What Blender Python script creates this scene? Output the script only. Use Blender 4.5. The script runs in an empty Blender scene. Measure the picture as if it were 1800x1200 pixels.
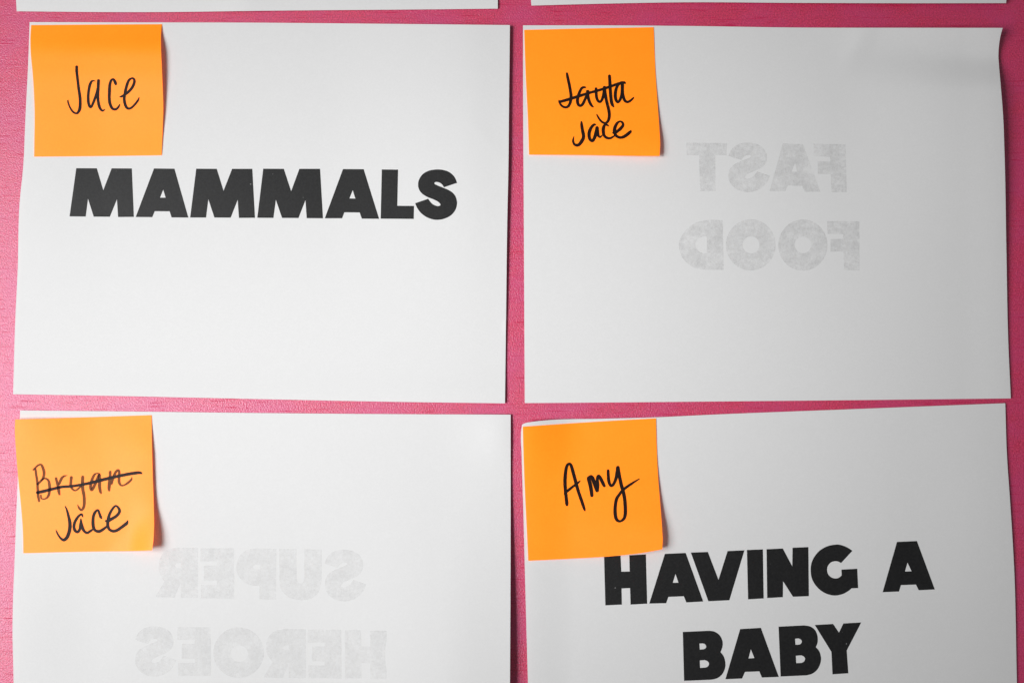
import bpy, bmesh, math, random
import numpy as np
from mathutils import Vector, Euler
from mathutils.geometry import delaunay_2d_cdt

random.seed(7)
SC = bpy.context.scene
COL = SC.collection

# ------------------------------------------------------------------ camera
FOCAL, PITCH, DIST, CZ = 40.0, math.radians(3.0), 0.6535, 1.40
cam_d = bpy.data.cameras.new('camera')
cam_d.lens, cam_d.sensor_width, cam_d.sensor_fit = FOCAL, 36.0, 'HORIZONTAL'
cam_d.clip_start, cam_d.clip_end = 0.01, 50
cam = bpy.data.objects.new('camera', cam_d)
COL.objects.link(cam)
cam.location = (0, -DIST * math.cos(PITCH), CZ - DIST * math.sin(PITCH))
cam.rotation_euler = (math.radians(90) + PITCH, 0, 0)
SC.camera = cam

# ------------------------------------------------------------------ light
w = bpy.data.worlds.new('World')
SC.world = w
w.use_nodes = True
w.node_tree.nodes['Background'].inputs['Color'].default_value = (1.0, 1.0, 1.0, 1)
w.node_tree.nodes['Background'].inputs['Strength'].default_value = 0.14

def aim(o, target):
    o.rotation_euler = (Vector(target) - Vector(o.location)).to_track_quat('-Z', 'Y').to_euler()


# key: daylight raking in from the left, fading out towards the right-hand corners
kd = bpy.data.lights.new('key_light', 'SPOT')
kd.energy, kd.spot_size, kd.spot_blend, kd.shadow_soft_size = 70.0, 0.325, 1.0, 0.22
kl = bpy.data.objects.new('key_light', kd)
COL.objects.link(kl)
kl.location = (-0.80, -1.12, 1.20)
aim(kl, (0.0, 0, 1.412))
# fill: the window on the left that also glances off the glossy wall
ld = bpy.data.lights.new('window_light', 'AREA')
ld.shape, ld.size, ld.size_y = 'RECTANGLE', 0.55, 0.65
ld.energy = 11.6
lo = bpy.data.objects.new('window_light', ld)
COL.objects.link(lo)
lo.location = (-0.78, -0.82, 1.28)
aim(lo, (-0.1, 0, 1.38))

SC.view_settings.view_transform = 'Standard'
SC.view_settings.look = 'None'
SC.view_settings.exposure = 0.0
SC.view_settings.gamma = 1.0

# ------------------------------------------------------------------ photo -> wall
_R = Euler(cam.rotation_euler).to_matrix()
_RN = np.array(_R)
_C = np.array(cam.location)


def wall_pts(px, py, h):
    """points of the wall plane, h metres proud of it, seen at photo pixel (px, py)."""
    px, py, h = np.broadcast_arrays(np.asarray(px, float), np.asarray(py, float), np.asarray(h, float))
    x = (px / 1800.0 - 0.5) * 36.0 / FOCAL
    y = (0.5 - py / 1200.0) * 24.0 / FOCAL
    d = np.stack([x, y, -np.ones_like(x)], -1) @ _RN.T
    t = (-h - _C[1]) / d[..., 1]
    return _C + d * t[..., None]


# ------------------------------------------------------------------ materials
def new_mat(name):
    m = bpy.data.materials.new(name)
    m.use_nodes = True
    nt = m.node_tree
    return m, nt, nt.nodes['Principled BSDF'], nt.nodes['Material Output']


def nd(nt, kind, **kw):
    n = nt.nodes.new(kind)
    for k, v in kw.items():
        if k in n.inputs:
            n.inputs[k].default_value = v
        else:
            setattr(n, k, v)
    return n


def ramp(nt, src, a, b, ca, cb):
    r = nt.nodes.new('ShaderNodeValToRGB')
    e = r.color_ramp.elements
    e[0].position, e[1].position = a, b
    e[0].color, e[1].color = (*ca, 1) if len(ca) == 3 else ca, (*cb, 1) if len(cb) == 3 else cb
    nt.links.new(src, r.inputs['Fac'])
    return r.outputs['Color']


def mixc(nt, fac, a, b, mode='MIX'):
    n = nt.nodes.new('ShaderNodeMix')
    n.data_type, n.blend_type = 'RGBA', mode
    for s, v in ((n.inputs[0], fac), (n.inputs[6], a), (n.inputs[7], b)):
        if hasattr(v, 'is_linked'):
            nt.links.new(v, s)
        elif isinstance(v, (int, float)):
            s.default_value = v
        else:
            s.default_value = (*v, 1)
    return n.outputs[2]


def coords(nt, scale=(1, 1, 1)):
    g = nt.nodes.new('ShaderNodeNewGeometry')
    mp = nt.nodes.new('ShaderNodeMapping')
    mp.inputs['Scale'].default_value = scale
    nt.links.new(g.outputs['Position'], mp.inputs['Vector'])
    return mp.outputs['Vector']


def noise(nt, scale, detail=3, rough=0.5, stretch=(1, 1, 1), out='Fac'):
    n = nd(nt, 'ShaderNodeTexNoise', Scale=scale, Detail=detail, Roughness=rough)
    nt.links.new(coords(nt, stretch), n.inputs['Vector'])
    return n.outputs[out]


def bump(nt, bsdf, src, strength, dist):
    b = nd(nt, 'ShaderNodeBump', Strength=strength, Distance=dist)
    nt.links.new(src, b.inputs['Height'])
    nt.links.new(b.outputs['Normal'], bsdf.inputs['Normal'])
    return b


def mat_wall():
    m, nt, p, out = new_mat('pink_wall_paint')
    grain = noise(nt, 1250, 2, 0.6)
    speck = noise(nt, 850, 1, 0.5)
    blot = noise(nt, 30, 4, 0.65, (1, 1, 1.6))
    streak = noise(nt, 24, 3, 0.6, (1, 1, 24))
    thread = noise(nt, 52, 2, 0.5, (1, 1, 20))
    c = ramp(nt, grain, 0.36, 0.66, (0.43, 0.011, 0.058), (0.82, 0.044, 0.140))
    c = mixc(nt, ramp(nt, blot, 0.38, 0.64, (0, 0, 0), (0.55, 0.55, 0.55)), c, (0.58, 0.040, 0.175))
    c = mixc(nt, ramp(nt, speck, 0.60, 0.76, (0, 0, 0), (0.34, 0.34, 0.34)), c, (0.82, 0.17, 0.28))
    c = mixc(nt, ramp(nt, streak, 0.48, 0.72, (0, 0, 0), (0.20, 0.20, 0.20)), c, (0.42, 0.010, 0.050))
    tm = ramp(nt, thread, 0.60, 0.70, (0, 0, 0), (1, 1, 1))
    c = mixc(nt, mixc(nt, 0.5, (0, 0, 0), tm), c, (0.47, 0.008, 0.048))
    nt.links.new(c, p.inputs['Base Color'])
    p.inputs['Roughness'].default_value = 0.43
    p.inputs['IOR'].default_value = 1.60
    p.inputs['Specular Tint'].default_value = (0.86, 0.88, 1.0, 1)
    lvl = nt.nodes.new('ShaderNodeMapRange')
    lvl.inputs['To Min'].default_value, lvl.inputs['To Max'].default_value = 0.98, 0.30
    nt.links.new(tm, lvl.inputs['Value'])
    nt.links.new(lvl.outputs['Result'], p.inputs['Specular IOR Level'])
    bump(nt, p, grain, 0.85, 0.00035)
    return m


def mat_paper(name='white_paper', base=(0.70, 0.70, 0.70)):
    m, nt, p, out = new_mat(name)
    fib = noise(nt, 900, 3, 0.65)
    form = noise(nt, 150, 4, 0.6)
    c = ramp(nt, fib, 0.30, 0.70, [v * 0.972 for v in base], [min(1, v * 1.022) for v in base])
    c = mixc(nt, ramp(nt, form, 0.35, 0.65, (0, 0, 0), (0.5, 0.5, 0.5)), c, [v * 0.982 for v in base])
    nt.links.new(c, p.inputs['Base Color'])
    p.inputs['Roughness'].default_value = 0.8
    p.inputs['Specular IOR Level'].default_value = 0.12
    bump(nt, p, fib, 0.22, 0.00008)
    tl = nt.nodes.new('ShaderNodeBsdfTranslucent')
    tl.inputs['Color'].default_value = (0.13, 0.13, 0.13, 1)
    ad = nt.nodes.new('ShaderNodeAddShader')
    nt.links.new(p.outputs[0], ad.inputs[0])
    nt.links.new(tl.outputs[0], ad.inputs[1])
    nt.links.new(ad.outputs[0], out.inputs['Surface'])
    return m


def mat_ghost(name, dark, lo_, hi_):
    """toner on the far side showing through the sheet: a mottled thin tint."""
    m, nt, p, out = new_mat(name)
    mott = noise(nt, 520, 4, 0.72)
    big = noise(nt, 95, 3, 0.6)
    p.inputs['Base Color'].default_value = (*dark, 1)
    p.inputs['Roughness'].default_value = 0.8
    p.inputs['Specular IOR Level'].default_value = 0.12
    tr = nt.nodes.new('ShaderNodeBsdfTransparent')
    mx = nt.nodes.new('ShaderNodeMixShader')
    s = mixc(nt, 0.42, mott, big)
    f = ramp(nt, s, 0.36, 0.64, (lo_,) * 3, (hi_,) * 3)
    nt.links.new(f, mx.inputs['Fac'])
    nt.links.new(tr.outputs[0], mx.inputs[1])
    nt.links.new(p.outputs[0], mx.inputs[2])
    nt.links.new(mx.outputs[0], out.inputs['Surface'])
    return m


def mat_note():
    m, nt, p, out = new_mat('orange_note_paper')
    fib = noise(nt, 800, 3, 0.65)
    form = noise(nt, 110, 4, 0.6)
    c = ramp(nt, fib, 0.30, 0.70, (0.99, 0.315, 0.005), (1.0, 0.350, 0.008))
    c = mixc(nt, ramp(nt, form, 0.35, 0.68, (0, 0, 0), (0.45, 0.45, 0.45)), c, (1.0, 0.312, 0.004))
    nt.links.new(c, p.inputs['Base Color'])
    p.inputs['Roughness'].default_value = 0.50
    p.inputs['Specular IOR Level'].default_value = 0.40
    bump(nt, p, fib, 0.18, 0.00008)
    tl = nt.nodes.new('ShaderNodeBsdfTranslucent')
    tl.inputs['Color'].default_value = (0.40, 0.115, 0.012, 1)
    ad = nt.nodes.new('ShaderNodeAddShader')
    nt.links.new(p.outputs[0], ad.inputs[0])
    nt.links.new(tl.outputs[0], ad.inputs[1])
    nt.links.new(ad.outputs[0], out.inputs['Surface'])
    return m


def mat_toner():
    m, nt, p, out = new_mat('black_toner')
    fib = noise(nt, 900, 3, 0.65)
    c = ramp(nt, fib, 0.30, 0.75, (0.006, 0.006, 0.0065), (0.015, 0.015, 0.0155))
    sp = noise(nt, 420, 1, 0.5)
    c = mixc(nt, ramp(nt, sp, 0.80, 0.84, (0, 0, 0), (0.5, 0.5, 0.5)), c, (0.35, 0.35, 0.35))
    nt.links.new(c, p.inputs['Base Color'])
    p.inputs['Roughness'].default_value = 0.52
    p.inputs['Specular IOR Level'].default_value = 0.33
    bump(nt, p, fib, 0.25, 0.0001)
    return m


def mat_ink(name, fac, tint, base=(0.016, 0.008, 0.007)):
    m, nt, p, out = new_mat(name)
    p.inputs['Base Color'].default_value = (*base, 1)
    p.inputs['Roughness'].default_value = 0.50
    p.inputs['Specular IOR Level'].default_value = 0.14
    tr = nt.nodes.new('ShaderNodeBsdfTransparent')
    tr.inputs['Color'].default_value = (*tint, 1)
    mx = nt.nodes.new('ShaderNodeMixShader')
    n = noise(nt, 330, 3, 0.6)
    f = ramp(nt, n, 0.30, 0.70, (max(0, fac - 0.09),) * 3, (min(1, fac + 0.06),) * 3)
    nt.links.new(f, mx.inputs['Fac'])
    nt.links.new(tr.outputs[0], mx.inputs[1])
    nt.links.new(p.outputs[0], mx.inputs[2])
    nt.links.new(mx.outputs[0], out.inputs['Surface'])
    return m


def mat_tape():
    m, nt, p, out = new_mat('white_tape')
    p.inputs['Base Color'].default_value = (0.77, 0.77, 0.77, 1)
    p.inputs['Roughness'].default_value = 0.4
    return m


M_WALL, M_PAPER, M_NOTE, M_TONER, M_TAPE = mat_wall(), mat_paper(), mat_note(), mat_toner(), mat_tape()
M_GHOST1 = mat_ghost('toner_seen_through_sheet', (0.51, 0.51, 0.51), 0.01, 0.27)
M_GHOST2 = mat_ghost('faint_toner_seen_through_sheet', (0.58, 0.58, 0.58), 0.01, 0.18)
M_INK = mat_ink('black_marker_ink', 0.93, (0.3, 0.25, 0.3))
M_DRY = mat_ink('dry_brown_marker_ink', 0.16, (0.40, 0.46, 0.62), (0.06, 0.038, 0.028))
M_STRIKE = mat_ink('streaky_marker_ink', 0.86, (0.4, 0.35, 0.4))


# ------------------------------------------------------------------ object helpers
def obj(name, verts, faces, mat, parent=None, origin=None, smooth=True, flat_from=None):
    me = bpy.data.meshes.new(name)
    v = np.asarray(verts, float)
    if parent is not None:
        org = np.array(parent['_org'])
    else:
        org = np.asarray(origin, float)
    v = v - org
    me.from_pydata(v.tolist(), [], faces)
    me.materials.append(mat)
    for i, p in enumerate(me.polygons):
        p.use_smooth = smooth and (flat_from is None or i < flat_from)
    me.update()
    o = bpy.data.objects.new(name, me)
    COL.objects.link(o)
    if parent is None:
        o.location = org
        o['_org'] = [float(a) for a in org]
    else:
        o.parent = parent
    return o


def sst(a):
    a = np.clip(a, 0, 1)
    return a * a * (3 - 2 * a)


def gau(d, s):
    return np.exp(-(d / s) ** 2)


def curve_fn(pts):
    """smooth interpolation through (t, value) pairs"""
    xs, ys = np.array([p[0] for p in pts], float), np.array([p[1] for p in pts], float)
    m = np.gradient(ys, xs)

    def f(t):
        t = np.clip(t, xs[0], xs[-1])
        i = np.clip(np.searchsorted(xs, t, side='right') - 1, 0, len(xs) - 2)
        hh = xs[i + 1] - xs[i]
        s = (t - xs[i]) / hh
        return ((2 * s**3 - 3 * s**2 + 1) * ys[i] + (s**3 - 2 * s**2 + s) * hh * m[i]
                + (-2 * s**3 + 3 * s**2) * ys[i + 1] + (s**3 - s**2) * hh * m[i + 1])
    return f


def edge_fn(pts):
    p = np.array(pts, float)
    t = np.concatenate([[0], np.cumsum(np.hypot(*np.diff(p, axis=0).T))])
    t /= t[-1]
    if len(p) == 2:
        return lambda s: p[0] + np.asarray(s)[..., None] * (p[1] - p[0])
    fx, fy = curve_fn(list(zip(t, p[:, 0]))), curve_fn(list(zip(t, p[:, 1])))
    return lambda s: np.stack([fx(s), fy(s)], -1)


def coons(top, right, bottom, left, nu, nv):
    u, v = np.linspace(0, 1, nu), np.linspace(0, 1, nv)
    T, B, L, Rr = edge_fn(top)(u), edge_fn(bottom)(u), edge_fn(left)(v), edge_fn(right)(v)
    U, V = u[None, :, None], v[:, None, None]
    P00, P10, P01, P11 = T[0], T[-1], B[0], B[-1]
    return ((1 - V) * T[None] + V * B[None] + (1 - U) * L[:, None] + U * Rr[:, None]
            - ((1 - U) * (1 - V) * P00 + U * (1 - V) * P10 + (1 - U) * V * P01 + U * V * P11))


def sheet(name, edges, H, mat, step, thick=0.0001):
    """thin curved sheet with a front, a back and a cut edge"""
    top, right, bottom, left = edges
    nu = max(8, int(abs(top[-1][0] - top[0][0]) / step) + 1)
    nv = max(8, int(abs(left[-1][1] - left[0][1]) / step) + 1)
    P = coons(top, right, bottom, left, nu, nv)
    h = H(P[..., 0], P[..., 1])
    F = wall_pts(P[..., 0], P[..., 1], h).reshape(-1, 3)
    Bk = F + np.array([0, thick, 0])
    n = nu * nv
    idx = np.arange(n).reshape(nv, nu)
    a, b, c, d = idx[:-1, :-1].ravel(), idx[1:, :-1].ravel(), idx[1:, 1:].ravel(), idx[:-1, 1:].ravel()
    faces = np.stack([a, b, c, d], -1).tolist()
    faces += (np.stack([d, c, b, a], -1) + n).tolist()
    nf = len(faces)
    loop = np.concatenate([idx[0, :], idx[1:, -1], idx[-1, -2::-1], idx[-2:0:-1, 0]])
    k = len(loop)
    verts = np.concatenate([F, Bk, F[loop], Bk[loop]])
    for i in range(k):
        j = (i + 1) % k
        faces.append([2 * n + i, 2 * n + j, 2 * n + k + j, 2 * n + k + i])
    org = F.mean(0)
    org[1] = 0
    return obj(name, verts, faces, mat, origin=org, flat_from=nf)


def tag(o, label, cat, group):
    o['label'], o['category'], o['group'] = label, cat, group


# ------------------------------------------------------------------ outlines
def spline_poly(pts, n=7):
    """closed outline; (x, y) are smooth points, (x, y, 0) are corners"""
    pts = [tuple(p) for p in pts]
    k = len(pts)
    res = []
    for i in range(k):
        p1, p2 = pts[i], pts[(i + 1) % k]
        res.append(p1[:2])
        if len(p1) == 3 and len(p2) == 3:
            continue
        p0 = pts[i - 1] if len(p1) == 2 else p1
        p3 = pts[(i + 2) % k] if len(p2) == 2 else p2
        a0, a1, a2, a3 = (np.array(q[:2], float) for q in (p0, p1, p2, p3))
        for s in range(1, n):
            t = s / n
            res.append(tuple(0.5 * (2 * a1 + (a2 - a0) * t + (2 * a0 - 5 * a1 + 4 * a2 - a3) * t * t
                                    + (3 * a1 - a0 - 3 * a2 + a3) * t**3)))
    return res


def C(*xy):
    """all-corner outline"""
    return [(x, y, 0) for x, y in xy]


def oval(cx, cy, rx, ry, n=44):
    return [(cx + rx * math.cos(2 * math.pi * i / n), cy + ry * math.sin(2 * math.pi * i / n), 0) for i in range(n)]


def letter(parent, H, loops, org, sc, mat, eps=0.00004, label=None):
    """flat print that follows the sheet: outline loops (first outer, rest holes) in enlarged photo units"""
    polys = []
    for l in loops:
        q = np.array(spline_poly(l), float) / sc + np.array(org)
        polys.append(q)
    vs, ed = [], []
    for q in polys:
        s = len(vs)
        vs += [Vector(p) for p in q]
        ed += [(s + i, s + (i + 1) % len(q)) for i in range(len(q))]
    allp = np.concatenate(polys)
    lo_, hi_ = allp.min(0), allp.max(0)

    def inside(p):
        c = False
        for q in polys:
            x, y = p
            for i in range(len(q)):
                x1, y1 = q[i]
                x2, y2 = q[i - 1]
                if (y1 > y) != (y2 > y) and x < (x2 - x1) * (y - y1) / (y2 - y1) + x1:
                    c = not c
        return c
    g = 8.0
    for gx in np.arange(lo_[0] + g / 2, hi_[0], g):
        for gy in np.arange(lo_[1] + g / 2, hi_[1], g):
            vs.append(Vector((gx + random.uniform(-1, 1), gy + random.uniform(-1, 1))))
    ov, oe, of, *_ = delaunay_2d_cdt(vs, ed, [], 0, 1e-5)
    P = np.array([tuple(v) for v in ov])
    faces = []
    for f in of:
        c = P[list(f)].mean(0)
        if inside(c):
            a = P[list(f)]
            ar = (a[1][0] - a[0][0]) * (a[2][1] - a[0][1]) - (a[2][0] - a[0][0]) * (a[1][1] - a[0][1])
            faces.append(list(f) if ar < 0 else list(f)[::-1])
    used = sorted({i for f in faces for i in f})
    mp = {i: k for k, i in enumerate(used)}
    P = P[used]
    faces = [[mp[i] for i in f][::-1] for f in faces]
    W = wall_pts(P[:, 0], P[:, 1], H(P[:, 0], P[:, 1]) + eps)
    # make faces look at the camera (-Y)
    fa = W[faces[0]]
    if np.cross(fa[1] - fa[0], fa[2] - fa[0])[1] > 0:
        faces = [f[::-1] for f in faces]
    o = obj('printed_letter', W, faces, mat, parent=parent)
    if label:
        o['label'] = label
    return o


_stroke_no = [0]


def strokes(name, parent, H, lines, org, sc, mat, label=None, wk=1.15):
    """felt-pen writing: tapering ribbons lying on the note"""
    V, F = [], []
    for ln in lines:
        p = np.array(ln, float)
        p[:, 2] *= wk
        k = len(p)
        out = []
        for i in range(k - 1):
            a0, a1, a2, a3 = p[max(i - 1, 0)], p[i], p[i + 1], p[min(i + 2, k - 1)]
            n = max(3, int(np.hypot(*(a2 - a1)[:2]) / 9))
            for s in range(n):
                t = s / n
                out.append(0.5 * (2 * a1 + (a2 - a0) * t + (2 * a0 - 5 * a1 + 4 * a2 - a3) * t * t
                                  + (3 * a1 - a0 - 3 * a2 + a3) * t**3))
        out.append(p[-1])
        q = np.array(out)
        q[:, 2] = np.maximum(q[:, 2], 6)
        jit = np.interp(np.arange(len(q)), np.arange(0, len(q) + 6, 3), np.random.uniform(-1.6, 1.6, len(np.arange(0, len(q) + 6, 3))))
        q[:, 2] += jit
        d0 = (q[0] - q[1])[:2]
        d0 /= np.hypot(*d0) + 1e-9
        d1 = (q[-1] - q[-2])[:2]
        d1 /= np.hypot(*d1) + 1e-9
        cap0, cap1 = [], []
        for a in (80, 62, 42, 20):
            s, c = math.sin(math.radians(a)), math.cos(math.radians(a))
            cap0.append([*(q[0, :2] + d0 * q[0, 2] * 0.42 * s), q[0, 2] * c])
            cap1.append([*(q[-1, :2] + d1 * q[-1, 2] * 0.42 * s), q[-1, 2] * c])
        q = np.array(cap0 + q.tolist() + cap1[::-1])
        tg = np.gradient(q[:, :2], axis=0)
        tg /= np.hypot(tg[:, 0], tg[:, 1])[:, None] + 1e-9
        nr = np.stack([-tg[:, 1], tg[:, 0]], -1)
        L = (q[:, :2] + nr * q[:, 2:3] / 2) / sc + np.array(org)
        Rr = (q[:, :2] - nr * q[:, 2:3] / 2) / sc + np.array(org)
        Md = q[:, :2] / sc + np.array(org)
        _stroke_no[0] += 1
        e = 0.00003 + (_stroke_no[0] % 12) * 0.000004 + np.linspace(0, 0.000003, len(q))
        s = len(V)
        m = len(q)
        for A in (L, Md, Rr):
            V += wall_pts(A[:, 0], A[:, 1], H(A[:, 0], A[:, 1]) + e).tolist()
        for i in range(m - 1):
            F.append([s + i, s + i + 1, s + m + i + 1, s + m + i])
            F.append([s + m + i, s + m + i + 1, s + 2 * m + i + 1, s + 2 * m + i])
    W = np.array(V)
    fa = W[F[len(F) // 2]]
    if np.cross(fa[1] - fa[0], fa[2] - fa[0])[1] > 0:
        F = [f[::-1] for f in F]
    o = obj(name, W, F, mat, parent=parent)
    if label:
        o['label'] = label
    return o


# ------------------------------------------------------------------ the wall
def build_wall():
    bm = bmesh.new()
    bmesh.ops.create_cube(bm, size=1)
    for v in bm.verts:
        v.co = Vector((v.co.x * 2.6, v.co.y * 0.02 + 0.01, v.co.z * 2.2))
    bmesh.ops.bevel(bm, geom=bm.edges[:], offset=0.002, segments=2, affect='EDGES')
    me = bpy.data.meshes.new('wall')
    bm.to_mesh(me)
    bm.free()
    me.materials.append(M_WALL)
    o = bpy.data.objects.new('wall', me)
    COL.objects.link(o)
    o.location = (0, 0, 1.40)
    o['kind'] = 'structure'
    o['label'] = 'pink painted wall with fine horizontal streaks behind the white sheets'


build_wall()

# ------------------------------------------------------------------ sheets of paper
MM = 0.001


def wob(seed, amp=0.60):
    r = np.random.RandomState(seed)
    k = r.uniform(-1, 1, (6, 2)) * np.array([[0.011, 0.012]])
    ph = r.uniform(0, 6.28, 6)
    am = r.uniform(0.4, 1, 6)

    def f(x, y):
        s = 0
        for i in range(6):
            s = s + am[i] * np.sin(k[i, 0] * x + k[i, 1] * y + ph[i])
        return amp * (0.5 + s / 7.0)
    return f


W0, W1, W2, W3, W4, W5 = (wob(i + 3) for i in range(6))


def H_top_a(x, y):
    return MM * (0.5 + W0(x, y) + 1.3 * sst((y + 130) / 150) * (0.5 + 0.5 * gau(x - 430, 240)) + 0.6 * gau(x - 430, 40) * sst((y + 120) / 130))


def H_top_b(x, y):
    return MM * (0.5 + W1(x, y) + 2.6 * sst((y + 150) / 160) * (0.35 + 0.65 * sst((x - 1050) / 450)))


def H_mammals(x, y):
    left = 1.6 * sst((150 - (x - 40)) / 150) * gau(y - 260, 190)
    right = (2.7 * sst((x - 560) / 290) - 0.5 * sst((x - 815) / 90)) * (1 - 0.80 * sst((y - 250) / 420))
    bot = 0.7 * sst((y - 640) / 60)
    cr = 0.10 * gau((x - 850) - 0.8 * (y - 240), 12) * gau(y - 240, 30)
    return MM * (0.4 + W2(x, y) + left + right + bot + cr)


def H_fastfood(x, y):
    lift = 7.0 * sst((x - 1380) / 400) ** 1.2 * sst((112 - y) / 72) ** 1.1
    bulge = 5.6 * sst((x - 1470) / 300) * np.where(y < 160, gau(y - 160, 46), gau(y - 160, 280))
    cre = 0.5 * gau((x - 1505) + 0.5 * (y - 85), 22) * gau(y - 75, 45)
    rt = 0.8 * sst((x - 1690) / 85)
    return MM * (0.4 + W3(x, y) + lift + bulge + cre + rt)


def H_heroes(x, y):
    right = (6.6 * sst((x - 500) / 330) - 1.5 * sst((x - 775) / 130)) * sst((y - 790) / 430) + 0.8 * sst((x - 760) / 137)
    cor = 1.0 * gau(x - 880, 40) * gau(y - 765, 45)
    left = 2.2 * sst((170 - x) / 150) * gau(y - 1110, 110)
    return MM * (0.4 + W4(x, y) + right + cor + left)


def H_baby(x, y):
    cor = 3.2 * sst((1030 - x) / 115) * sst((860 - y) / 120)
    left = 1.5 * sst((1010 - x) / 90)
    rt = 1.3 * sst((x - 1600) / 175) * (0.4 + 0.6 * gau(y - 900, 150))
    return MM * (0.4 + W5(x, y) + cor + left + rt)


GS = 'white paper sheets put up in rows on the pink wall'
E_top_a = ([(24, -650), (880, -655)], [(880, -655), (875, 0), (875, 15.7)],
           [(29.3, 20.3), (180, 21.7), (300, 21.6), (450, 19.6), (750, 17), (875, 15.7)], [(24, -650), (28, 0), (29.3, 20.3)])
E_top_b = ([(938, -655), (1778, -660)], [(1778, -660), (1769, 0), (1768.5, 6)],
           [(934, 10.3), (1060, 7), (1200, 4.6), (1400, 5.6), (1600, 6.2), (1768.5, 6)], [(938, -655), (933.3, 0), (934, 10.3)])
E_mam = ([(52, 39.3), (250, 39.8), (450, 40.3), (680, 42.3), (896.3, 44.5)],
         [(896.3, 44.5), (894.6, 200), (893.6, 300), (892.2, 360), (889.3, 577), (887.6, 708.6)],
         [(23, 692.6), (200, 695.5), (450, 701), (700, 706), (887.6, 708.6)],
         [(52, 39.3), (49.5, 110), (45, 200), (40.2, 300), (35, 350), (31, 475), (27, 560), (23, 692.6)])
E_fast = ([(919.3, 45), (1060, 45), (1200, 46), (1400, 48.8), (1600, 49.2), (1762.6, 49.4)],
          [(1762.6, 49.4), (1759, 62), (1756.3, 78), (1755, 98), (1756, 115), (1759, 150), (1763, 200), (1766, 280), (1769, 440), (1772.3, 600), (1776.8, 700)],
          [(922.4, 708.2), (1080, 707), (1250, 705.4), (1500, 703), (1776.8, 700)],
          [(919.3, 45), (919.5, 200), (920.5, 350), (921.5, 540), (922.4, 708.2)])
E_hero = ([(35.2, 721), (200, 722.6), (450, 725.5), (700, 727.5), (897.6, 728.4)],
          [(897.6, 728.4), (897.6, 850), (897.4, 1000), (896.4, 1200), (895, 1395)],
          [(20, 1385), (450, 1390), (895, 1395)],
          [(35.2, 721), (32, 820), (28.8, 900), (25, 1000), (23, 1050), (22, 1100), (23.8, 1200), (20, 1385)])
E_baby = ([(917.6, 746), (924, 743), (935, 741.2), (960, 738.4), (1060, 735.6), (1153, 733), (1250, 728.5), (1500, 718.7), (1767, 708.3)],
          [(1767, 708.3), (1770, 800), (1775.5, 880), (1782.7, 1000), (1787.5, 1200), (1793, 1395)],
          [(934, 1405), (1400, 1400), (1793, 1395)],
          [(917.6, 746), (916.2, 757), (917, 800), (920, 900), (922.5, 1000), (928, 1200), (934, 1405)])

top_a = sheet('paper_sheet', E_top_a, H_top_a, M_PAPER, 7)
tag(top_a, 'white sheet showing only its bottom edge, above the sheet printed MAMMALS', 'paper sheet', GS)
top_b = sheet('paper_sheet', E_top_b, H_top_b, M_PAPER, 7)
tag(top_b, 'white sheet showing only its bottom edge, above the sheet with mirrored FAST FOOD', 'paper sheet', GS)
mam = sheet('paper_sheet', E_mam, H_mammals, M_PAPER, 5)
tag(mam, 'white sheet printed MAMMALS in heavy black capitals on the pink wall', 'paper sheet', GS)
fast = sheet('paper_sheet', E_fast, H_fastfood, M_PAPER, 5)
tag(fast, 'white sheet with faint mirrored FAST FOOD and its upper right corner curling forward', 'paper sheet', GS)
hero = sheet('paper_sheet', E_hero, H_heroes, M_PAPER, 5)
tag(hero, 'white sheet with very faint mirrored SUPER HEROES, below the sheet printed MAMMALS', 'paper sheet', GS)
baby = sheet('paper_sheet', E_baby, H_baby, M_PAPER, 5)
tag(baby, 'white sheet printed HAVING A BABY in heavy black capitals, slightly tilted', 'paper sheet', GS)

# tape showing as a pale half round at the sheet's right edge
tp = [(889.2, 562), (886, 563), (883, 568), (881.3, 577), (882.5, 586), (886, 592), (888.7, 593, 0), (889.2, 562, 0)]
t = letter(mam, H_mammals, [tp], (0, 0), 1.0, M_TAPE, 0.00006)
t.name = 'tape_piece'
t.data.name = 'tape_piece'

# ------------------------------------------------------------------ printed words
S_PTS = [(1591, 232, 0), (1570, 185), (1530, 148), (1480, 130), (1430, 126), (1370, 135), (1320, 162), (1290, 205), (1282, 245),
         (1290, 285), (1315, 318), (1355, 343), (1400, 361), (1435, 378), (1455, 395), (1458, 408), (1445, 415), (1425, 413),
         (1400, 402), (1380, 383), (1362, 357, 0), (1259, 393, 0), (1275, 430), (1305, 470), (1350, 503), (1400, 521), (1440, 524),
         (1490, 515), (1540, 490), (1575, 450), (1590, 400), (1583, 350), (1558, 312), (1520, 287), (1475, 268), (1435, 252),
         (1413, 240), (1415, 228), (1432, 225), (1455, 232), (1473, 246), (1487, 267, 0)]


def mirrored_s(x0, x1, y0, y1):
    xs, ys = [p[0] for p in S_PTS], [p[1] for p in S_PTS]
    r = []
    for p in S_PTS:
        u = (p[0] - min(xs)) / (max(xs) - min(xs))
        v = (p[1] - min(ys)) / (max(ys) - min(ys))
        r.append((x1 + (x0 - x1) * u, y0 + (y1 - y0) * v, *p[2:]))
    return r


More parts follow.
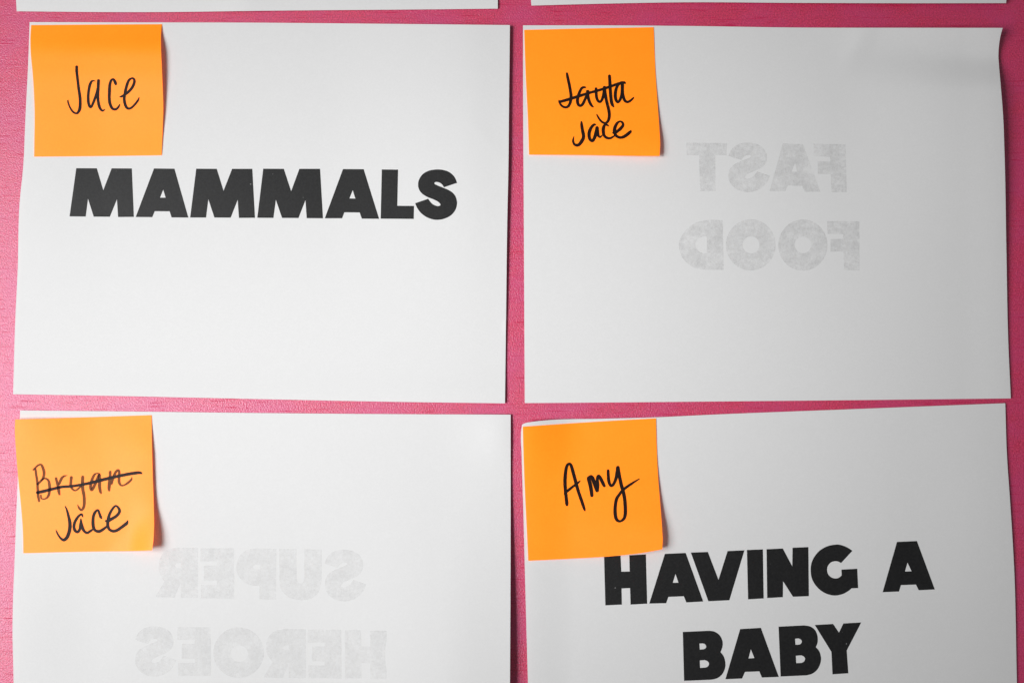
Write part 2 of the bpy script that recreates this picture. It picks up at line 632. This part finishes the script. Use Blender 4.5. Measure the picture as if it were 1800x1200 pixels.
Z1, Z2, ZS = (100, 270), (450, 270), 4.5
mammals = [
    (Z1, [C((153, 116), (316, 117), (367, 290), (433, 117), (593, 118), (609, 501), (484, 502), (475, 362), (419, 500), (291, 499), (246, 357), (228, 498), (100, 497))]),
    (Z1, [C((768, 118), (930, 120), (1040, 506), (907, 505), (892, 457), (774, 456), (754, 503), (623, 502)), C((841, 285), (816, 349), (860, 349))]),
    (Z1, [C((1102, 120), (1265, 121), (1318, 294), (1386, 121), (1546, 121), (1567, 508), (1440, 509), (1430, 366), (1375, 507), (1246, 506), (1198, 362), (1180, 506), (1054, 506))]),
    (Z2, [C((57, 120), (220, 121), (278, 297), (343, 121), (507, 121), (530, 512), (401, 511), (391, 369), (336, 510), (206, 509), (157, 366), (138, 509), (10, 508))]),
    (Z2, [C((688, 123), (852, 124), (974, 516), (837, 515), (820, 466), (699, 465), (681, 512), (544, 512)), C((765, 290), (739, 355), (786, 356))]),
    (Z2, [C((995, 126), (1124, 127), (1118, 413), (1250, 414), (1248, 517), (986, 515))]),
    (Z2, [S_PTS]),
]
for org, loops in mammals:
    letter(mam, H_mammals, loops, org, ZS, M_TONER)

Z3, Z4, ZB = (1040, 930), (1340, 930), 4.4444
baby_letters = [
    (Z3, [C((97, 209), (226, 204), (232, 329), (297, 328), (294, 201), (424, 194), (434, 579), (304, 586), (300, 457), (234, 460), (236, 586), (107, 592))]),
    (Z3, [C((572, 190), (735, 183), (872, 562), (740, 569), (720, 521), (600, 526), (582, 575), (450, 578)), C((655, 347), (634, 416), (678, 415))]),
    (Z3, [C((775, 180), (908, 175), (991, 392), (1062, 168), (1194, 162), (1076, 552), (912, 560))]),
    (Z3, [C((1213, 160), (1338, 155), (1344, 538), (1222, 545))]),
    (Z4, [C((33, 154), (160, 148), (234, 287), (236, 142), (360, 137), (364, 520), (240, 525), (162, 404), (161, 528), (38, 535))]),
    (Z4, [[(704, 166, 0), (660, 138), (610, 120), (570, 118), (510, 130), (450, 163), (405, 215), (382, 270), (378, 325), (388, 385), (420, 440), (465, 482),
           (520, 508), (575, 515), (630, 503), (675, 478), (697, 459, 0), (749, 457, 0), (742, 306, 0), (618, 313, 0), (620, 358, 0), (600, 375), (572, 382),
           (540, 374), (515, 350), (506, 318), (512, 285), (535, 258), (565, 248), (592, 250), (615, 262, 0)]]),
    (Z4, [C((1052, 97), (1208, 90), (1348, 468), (1222, 474), (1200, 430), (1083, 434), (1068, 484), (940, 489)), C((1134, 258), (1115, 328), (1166, 326))]),
    (Z3, [[(712, 799, 0), (915, 790, 0), (960, 797), (1000, 825), (1022, 870), (1022, 915), (1007, 957, 0), (1032, 990), (1045, 1040), (1040, 1090), (1015, 1135),
           (975, 1163), (930, 1172, 0), (722, 1181, 0)],
          [(842, 890, 0), (868, 889, 0), (885, 895), (895, 912), (888, 928), (872, 935, 0), (845, 937, 0)],
          [(845, 1022, 0), (885, 1019, 0), (908, 1030), (917, 1048), (908, 1068), (890, 1077, 0), (847, 1080, 0)]]),
    (Z3, [C((1160, 777), (1322, 767), (1462, 1150), (1330, 1155), (1310, 1107), (1198, 1111), (1175, 1163), (1045, 1168)), C((1244, 935), (1225, 1006), (1271, 1003))]),
    (Z4, [[(127, 758, 0), (325, 748, 0), (375, 757), (412, 785), (431, 830), (432, 880), (418, 918, 0), (445, 950), (459, 1000), (452, 1050), (428, 1095),
           (390, 1125), (345, 1138, 0), (143, 1147, 0)],
          [(256, 852, 0), (283, 850, 0), (300, 858), (309, 874), (300, 892), (285, 898, 0), (259, 899, 0)],
          [(262, 985, 0), (305, 982, 0), (325, 992), (334, 1010), (325, 1030), (308, 1040, 0), (265, 1043, 0)]]),
    (Z4, [C((410, 745), (553, 737), (599, 804), (633, 733), (773, 725), (660, 943), (672, 1122), (548, 1130), (540, 955))]),
]
for org, loops in baby_letters:
    letter(baby, H_baby, loops, org, ZB, M_TONER)

Z5, ZF = (1180, 230), 4.6167
fast_letters = [
    [C((1152, 105), (1414, 110), (1424, 500), (1300, 498), (1293, 352), (1190, 350), (1187, 248), (1290, 250), (1288, 212), (1158, 208))],
    [C((905, 103), (1068, 108), (1210, 495), (1082, 495), (1062, 447), (945, 445), (925, 492), (797, 490)), C((1005, 262), (975, 331), (1021, 332))],
    [mirrored_s(463, 800, 97, 498)],
    [C((122, 97), (452, 100), (450, 200), (357, 198), (360, 490), (234, 490), (225, 199), (124, 197))],
    [C((1263, 732), (1526, 735), (1528, 1132), (1400, 1130), (1397, 980), (1292, 980), (1292, 877), (1397, 877), (1395, 838), (1268, 836))],
    [oval(1068, 927, 200, 208), oval(1068, 925, 67, 68, 28)],
    [oval(645, 925, 202, 208), oval(647, 925, 68, 69, 28)],
    [[(418, 725, 0), (300, 722, 0), (200, 745), (130, 795), (82, 855), (60, 925), (78, 1005), (125, 1070), (200, 1115), (290, 1128, 0), (425, 1128, 0)],
     [(287, 858, 0), (262, 857), (225, 872), (203, 897), (196, 925), (206, 958), (230, 983), (262, 992), (289, 992, 0)]],
]
for loops in fast_letters:
    letter(fast, H_fastfood, loops, Z5, ZF, M_GHOST1, label='mirrored grey letter showing faintly through the sheet')


def bar_e(x0, x1, y0, y1, xm, gx, t):
    ym = (y0 + y1) / 2
    return C((x0, y0), (x1, y0 + 1), (x1 + 2, y1 + 2), (x0 + 4, y1), (x0 + 4, y1 - t), (gx, y1 - t), (gx, ym + 47), (xm, ym + 47),
             (xm, ym - 48), (gx, ym - 48), (gx, y0 + t), (x0, y0 + t))


Z6, ZH = (220, 930), 3.6
hero_letters = [
    [mirrored_s(1262, 1525, 127, 455)],
    [[(975, 122, 0), (1085, 123, 0), (1085, 310, 0), (1094, 333), (1110, 341), (1126, 332), (1133, 310, 0), (1133, 124, 0), (1245, 127, 0), (1243, 330, 0),
      (1225, 395), (1180, 435), (1115, 447), (1040, 430), (990, 385), (975, 330, 0)]],
    [[(957, 122, 0), (955, 443, 0), (850, 441, 0), (850, 357, 0), (785, 350), (725, 305), (703, 240), (720, 175), (765, 132), (825, 119, 0)],
     [(852, 222, 0), (852, 252, 0), (825, 251), (808, 237), (825, 223)]],
    [bar_e(475, 688, 118, 435, 497, 580, 84)],
    [[(462, 115, 0), (460, 432, 0), (352, 432, 0), (352, 335, 0), (312, 430, 0), (190, 428, 0), (247, 330, 0), (220, 280), (212, 228), (227, 170), (265, 128), (325, 115, 0)],
     [(352, 213, 0), (352, 244, 0), (330, 243), (315, 229), (330, 214)]],
    [C((1390, 635), (1493, 636), (1495, 738), (1550, 740), (1550, 640), (1655, 640), (1655, 946), (1552, 944), (1550, 845), (1496, 843), (1495, 942), (1390, 941))],
    [bar_e(1155, 1368, 632, 941, 1183, 1262, 82)],
    [[(1145, 630, 0), (1143, 940, 0), (1035, 938, 0), (1035, 845, 0), (1000, 938, 0), (875, 935, 0), (932, 838, 0), (900, 790), (890, 738), (906, 680), (946, 642), (1008, 628, 0)],
     [(1035, 732, 0), (1035, 762, 0), (1012, 761), (998, 748), (1012, 733)]],
    [oval(718, 778, 161, 160), oval(722, 785, 55, 52, 28)],
    [bar_e(330, 542, 617, 923, 358, 440, 80)],
    [mirrored_s(62, 325, 612, 930)],
]
for loops in hero_letters:
    letter(hero, H_heroes, loops, Z6, ZH, M_GHOST2, label='mirrored grey letter showing very faintly through the sheet')

# ------------------------------------------------------------------ sticky notes
GN = 'orange sticky notes on the corners of the sheets'
c1 = curve_fn([(0, 0.05), (0.06, 1.1), (0.18, 3.4), (0.32, 3.5), (0.6, 1.8), (0.85, 0.5), (1, 0.1)])
c2 = curve_fn([(0, 0.1), (0.45, 0.3), (0.7, 1.4), (0.9, 3.4), (1, 3.9)])
c4 = curve_fn([(0, 0.1), (0.35, 0.5), (0.6, 2.2), (0.85, 5.2), (1, 4.9)])


def H_note1(x, y):
    u, t = np.clip((x - 55) / 230, 0, 1), np.clip((y - 44) / 230, 0, 1)
    return H_mammals(x, y) + MM * (0.25 + c1(t) * (0.55 + 0.45 * u))


def H_note2(x, y):
    u, t = np.clip((x - 925) / 232, 0, 1), np.clip((y - 50) / 224, 0, 1)
    return H_fastfood(x, y) + MM * (0.25 + c2(t) * (0.22 + 0.78 * u ** 1.6))


def H_note3(x, y):
    u, t = np.clip((x - 33) / 237, 0, 1), np.clip((y - 733) / 237, 0, 1)
    tl = 2.2 * sst(1 - u / 0.6) * sst(1 - t / 0.5)
    br = 3.6 * sst((u - 0.80) / 0.22) * sst((t - 0.5) / 0.5) + 2.5 * sst((u + t - 1.62) / 0.42)
    return H_heroes(x, y) + MM * (0.3 + tl + br + 1.0 * sst((u - 0.6) / 0.4) * sst(t / 0.3) + 0.7 * np.sin(t * 3.1))


def H_note4(x, y):
    u, t = np.clip((x - 922) / 240, 0, 1), np.clip((y - 740) / 240, 0, 1)
    return H_baby(x, y) + MM * (0.3 + c4(t) * (0.08 + 0.92 * u ** 1.5))


N1 = ([(54.8, 44.6), (170, 43.7), (284.5, 43)],
      [(284.5, 43), (283, 60), (283, 85), (284.5, 120), (286, 155), (287, 190), (286, 225), (284, 273)],
      [(60, 275.5), (170, 274.5), (284, 273)],
      [(54.8, 44.6), (53.5, 65), (54, 92), (57.5, 130), (60, 170), (61, 205), (60.5, 240), (60, 275.5)])
N2 = ([(921.5, 53), (1030, 50.5), (1149, 48.3)],
      [(1149, 48.3), (1150.5, 90), (1153, 140), (1156.5, 190), (1159, 225), (1160.5, 255), (1159.3, 274.5)],
      [(930, 272), (1045, 273), (1120, 274.3), (1159.3, 274.5)],
      [(921.5, 53), (924, 130), (928, 210), (930, 272)])
N3 = ([(26.6, 737), (140, 733.5), (266.3, 729.3)],
      [(266.3, 729.3), (267.3, 790), (268.6, 840), (270.3, 890), (270.8, 925), (269.3, 952), (267.2, 966.8)],
      [(41, 971.6), (150, 969), (225, 968), (267.2, 966.8)],
      [(26.6, 737), (26, 755), (27.5, 785), (32, 840), (37.5, 895), (40.3, 935), (41, 971.6)])
N4 = ([(919, 749.6), (1000, 744), (1080, 739), (1153, 735)],
      [(1153, 735), (1154.5, 790), (1157, 840), (1161, 890), (1164, 930), (1165, 948), (1164, 965)],
      [(928.6, 985), (1000, 981.5), (1080, 976.5), (1130, 971), (1164, 965)],
      [(919, 749.6), (920, 790), (923, 870), (926.5, 940), (928.6, 985)])

n1 = sheet('sticky_note', N1, H_note1, M_NOTE, 3)
tag(n1, 'orange sticky note with one name and nothing crossed out, on the sheet printed MAMMALS', 'sticky note', GN)
n2 = sheet('sticky_note', N2, H_note2, M_NOTE, 3)
tag(n2, 'orange sticky note with a crossed-out name, on the sheet with mirrored FAST FOOD', 'sticky note', GN)
n3 = sheet('sticky_note', N3, H_note3, M_NOTE, 3)
tag(n3, 'orange sticky note with a faded brown crossed-out name, on the sheet below MAMMALS', 'sticky note', GN)
n4 = sheet('sticky_note', N4, H_note4, M_NOTE, 3)
tag(n4, 'orange sticky note with one short name, on the sheet printed HAVING A BABY', 'sticky note', GN)

A = (110, 105)
for ls in (
    [[(298, 148, 52), (298, 250, 54), (315, 400, 50), (338, 600, 52), (365, 780, 54), (372, 920, 56), (362, 1040, 58), (325, 1115, 48), (285, 1135, 36), (230, 1110, 38), (180, 1050, 34), (135, 960, 32), (112, 880, 30), (116, 855, 20)]],
    [[(690, 458, 14), (650, 447, 26), (610, 465, 44), (575, 540, 52), (552, 650, 50), (540, 780, 50), (545, 900, 52), (570, 985, 50), (600, 1000, 46), (630, 950, 46), (690, 800, 50), (735, 660, 52), (752, 540, 50), (758, 440, 56)],
     [(758, 440, 56), (750, 600, 54), (745, 760, 52), (752, 880, 52), (775, 990, 52), (810, 1055, 46), (842, 1080, 38), (870, 1068, 32), (892, 1048, 12)]],
    [[(1122, 520, 46), (1110, 480, 56), (1080, 425, 48), (1050, 417, 38), (1020, 450, 46), (995, 540, 54), (988, 680, 58), (985, 820, 56), (1000, 930, 56), (1040, 1020, 52), (1090, 1050, 48), (1140, 1040, 44), (1185, 990, 36), (1205, 945, 20)]],
    [[(1200, 785, 10), (1240, 780, 40), (1300, 745, 44), (1380, 690, 50), (1460, 600, 52), (1505, 510, 52), (1515, 440, 48), (1485, 398, 40), (1440, 403, 38), (1390, 450, 48), (1350, 560, 52), (1320, 690, 54), (1300, 820, 52), (1315, 930, 54), (1350, 1010, 50), (1400, 1035, 42), (1460, 1010, 42), (1530, 940, 42), (1590, 860, 38), (1612, 805, 22)]],
):
    strokes('handwritten_letter', n1, H_note1, ls, A, 12, M_INK)

A = (970, 120)
for ls in (
    [[(318, 112, 42), (335, 200, 52), (370, 360, 54), (395, 500, 56), (405, 600, 56), (390, 720, 54), (350, 800, 50), (295, 828, 44), (230, 810, 42), (185, 765, 40), (155, 710, 34), (150, 670, 12)]],
    [[(712, 408, 26), (680, 405, 42), (630, 425, 48), (580, 520, 54), (550, 620, 58), (540, 700, 58), (560, 770, 54), (600, 795, 48), (650, 760, 52), (700, 660, 52), (745, 560, 52), (757, 490, 64)],
     [(757, 490, 64), (765, 600, 56), (790, 700, 54), (825, 770, 50), (860, 810, 36), (880, 825, 14)]],
    [[(932, 430, 50), (935, 520, 56), (945, 620, 54), (975, 690, 50), (1020, 712, 46), (1060, 660, 50), (1095, 540, 56), (1110, 400, 56)],
     [(1110, 400, 56), (1125, 540, 58), (1155, 700, 56), (1190, 840, 58), (1212, 960, 58), (1205, 1060, 56), (1175, 1130, 50), (1125, 1160, 40), (1060, 1135, 40), (1000, 1070, 38), (960, 1000, 30), (945, 972, 12)]],
    [[(1215, 162, 54), (1222, 260, 58), (1232, 450, 60), (1245, 620, 60), (1260, 720, 60), (1280, 780, 52), (1305, 815, 26)]],
    [[(1555, 325, 20), (1520, 310, 50), (1460, 312, 56), (1400, 350, 56), (1360, 430, 56), (1340, 540, 60), (1345, 640, 58), (1375, 710, 50), (1410, 710, 50), (1450, 640, 52), (1480, 520, 56), (1490, 360, 64)],
     [(1490, 360, 64), (1490, 500, 60), (1510, 610, 56), (1545, 690, 54), (1600, 715, 46), (1660, 685, 42), (1710, 640, 34), (1735, 612, 14)]],
):
    strokes('handwritten_letter', n2, H_note2, ls, A, 12, M_INK)
strokes('strike_line', n2, H_note2, [[(165, 710, 50), (300, 675, 56), (600, 582, 54), (800, 520, 50), (1000, 465, 50), (1200, 400, 50), (1400, 330, 50), (1520, 305, 50), (1550, 305, 30)]], A, 12, M_INK)
A = (990, 170)
for ls in (
    [[(385, 532, 34), (390, 600, 54), (405, 700, 58), (425, 800, 64), (425, 870, 64), (385, 950, 66), (330, 1015, 58), (275, 1025, 54), (230, 1000, 44), (210, 940, 44), (215, 890, 30), (226, 840, 12)]],
    [[(690, 600, 20), (655, 590, 44), (600, 640, 54), (560, 720, 64), (545, 800, 64), (560, 890, 58), (610, 935, 54), (650, 890, 60), (690, 780, 68), (715, 655, 62)],
     [(715, 655, 62), (725, 750, 60), (740, 820, 50), (775, 855, 36), (810, 830, 26), (830, 805, 14)]],
    [[(965, 628, 12), (935, 605, 36), (890, 590, 44), (855, 640, 60), (845, 720, 64), (860, 810, 56), (910, 865, 50), (980, 880, 44), (1040, 855, 38), (1085, 825, 26)]],
    [[(1045, 768, 24), (1090, 760, 60), (1150, 725, 56), (1220, 665, 60), (1262, 600, 52), (1245, 545, 44), (1195, 525, 34), (1140, 560, 50), (1095, 640, 60), (1080, 730, 64), (1105, 810, 56), (1165, 855, 50), (1230, 862, 54), (1300, 835, 60), (1380, 775, 62), (1420, 735, 52), (1425, 712, 20)]],
):
    strokes('handwritten_letter', n2, H_note2, ls, A, 12, M_INK)

A = (50, 805)
for ls in (
    [[(148, 225, 40), (160, 330, 44), (185, 500, 46), (195, 650, 48), (205, 800, 50), (225, 905, 38)],
     [(100, 245, 30), (150, 195, 34), (210, 145, 34), (262, 132, 34), (295, 180, 50), (328, 290, 54), (318, 390, 50), (280, 460, 44), (190, 545, 46)],
     [(270, 465, 30), (320, 430, 32), (370, 430, 34), (420, 470, 46), (442, 560, 52), (445, 680, 52), (420, 790, 46), (370, 845, 34), (310, 860, 26), (270, 840, 32), (262, 780, 34)]],
    [[(580, 420, 46), (605, 520, 50), (630, 620, 54), (640, 700, 56), (655, 765, 36)],
     [(650, 545, 40), (672, 480, 52), (710, 410, 48), (760, 375, 34), (815, 362, 12)]],
    [[(905, 400, 56), (895, 500, 54), (895, 580, 54), (930, 650, 40), (985, 680, 30), (1040, 650, 34), (1105, 590, 36)],
     [(1145, 390, 56), (1140, 500, 60), (1145, 640, 60), (1170, 780, 58), (1178, 900, 56), (1168, 1020, 54), (1120, 1090, 42), (1070, 1050, 40), (1035, 980, 16)]],
    [[(1500, 330, 30), (1450, 318, 24), (1390, 350, 44), (1335, 470, 54), (1310, 600, 56), (1330, 665, 54), (1370, 620, 54), (1430, 490, 54), (1480, 360, 46)],
     [(1497, 350, 54), (1500, 480, 60), (1500, 600, 58), (1515, 690, 54), (1535, 740, 30)]],
    [[(1725, 285, 50), (1720, 380, 52), (1710, 500, 60), (1700, 620, 62), (1702, 680, 44)],
     [(1755, 540, 40), (1790, 400, 50), (1850, 280, 48), (1895, 250, 42), (1915, 300, 50), (1912, 400, 50), (1910, 490, 54), (1940, 560, 42), (1990, 575, 30), (2060, 545, 38), (2130, 490, 44), (2175, 440, 36), (2180, 395, 12)]],
):
    strokes('handwritten_letter', n3, H_note3, ls, A, 12, M_DRY, label='faded brown see-through letter of the crossed-out name')
strokes('strike_line', n3, H_note3, [[(185, 722, 54), (300, 700, 60), (500, 650, 56), (700, 605, 52), (900, 590, 50), (1100, 560, 50), (1300, 520, 56), (1500, 470, 60), (1700, 420, 60), (1900, 375, 58), (2100, 335, 60), (2300, 305, 58), (2370, 310, 46), (2390, 325, 24)]], A, 12, M_STRIKE)
A = (90, 860)
for ls in (
    [[(295, 352, 18), (330, 430, 36), (365, 560, 50), (390, 680, 62), (395, 780, 66), (375, 900, 66), (330, 1010, 64), (265, 1060, 58), (205, 1030, 40), (150, 960, 34), (115, 890, 28), (100, 850, 10)]],
    [[(665, 575, 20), (652, 535, 40), (625, 522, 40), (560, 580, 48), (500, 680, 52), (480, 780, 54), (500, 860, 54), (555, 892, 52), (600, 840, 50), (620, 720, 50), (625, 620, 24)],
     [(625, 620, 24), (640, 740, 56), (670, 830, 56), (710, 890, 48), (765, 910, 48), (830, 870, 44), (880, 835, 34)]],
    [[(1068, 608, 24), (1045, 580, 50), (1015, 500, 44), (985, 432, 38), (930, 470, 50), (890, 560, 54), (880, 680, 58), (890, 790, 60), (930, 860, 50), (1010, 880, 58), (1090, 840, 54), (1180, 770, 40)]],
    [[(1150, 660, 36), (1190, 660, 64), (1270, 620, 60), (1370, 560, 56), (1430, 490, 56), (1440, 430, 52), (1400, 362, 42), (1350, 347, 40), (1290, 410, 46), (1235, 510, 52), (1200, 640, 60), (1195, 760, 60), (1230, 840, 54), (1310, 875, 56), (1400, 850, 58), (1500, 780, 60), (1590, 710, 60), (1612, 655, 26)]],
):
    strokes('handwritten_letter', n3, H_note3, ls, A, 12, M_INK)

A = (980, 805)
for ls in (
    [[(200, 990, 44), (195, 940, 64), (180, 800, 60), (165, 650, 62), (158, 480, 66), (170, 300, 62), (195, 170, 56), (240, 118, 48), (285, 150, 58), (330, 300, 62), (390, 520, 64), (440, 700, 60), (510, 900, 60), (560, 1050, 50), (578, 1105, 28)],
     [(140, 765, 12), (160, 720, 40), (220, 680, 52), (320, 600, 46), (400, 540, 44), (450, 500, 34), (485, 470, 10)]],
    [[(725, 790, 60), (715, 700, 68), (690, 560, 72), (655, 430, 70)],
     [(645, 415, 50), (715, 390, 66), (770, 500, 74), (820, 640, 70), (838, 685, 64)],
     [(838, 685, 60), (845, 560, 66), (840, 430, 56), (865, 375, 60), (910, 430, 64), (960, 530, 62), (988, 585, 50)]],
    [[(1067, 255, 50), (1070, 350, 56), (1080, 470, 60), (1110, 560, 54), (1145, 578, 50), (1190, 530, 54), (1240, 400, 60), (1272, 195, 66)],
     [(1272, 190, 66), (1300, 350, 64), (1345, 560, 64), (1385, 700, 66), (1415, 850, 64), (1428, 1000, 64), (1431, 1120, 64), (1425, 1200, 62), (1398, 1275, 54), (1325, 1327, 42), (1256, 1300, 58), (1222, 1212, 64), (1215, 1050, 62), (1242, 870, 60), (1305, 762, 54), (1368, 681, 50), (1467, 600, 50), (1602, 510, 40), (1700, 450, 24), (1737, 429, 8)]],
):
    strokes('handwritten_letter', n4, H_note4, ls, A, 12, M_INK)

for o in COL.objects:
    if '_org' in o:
        del o['_org']
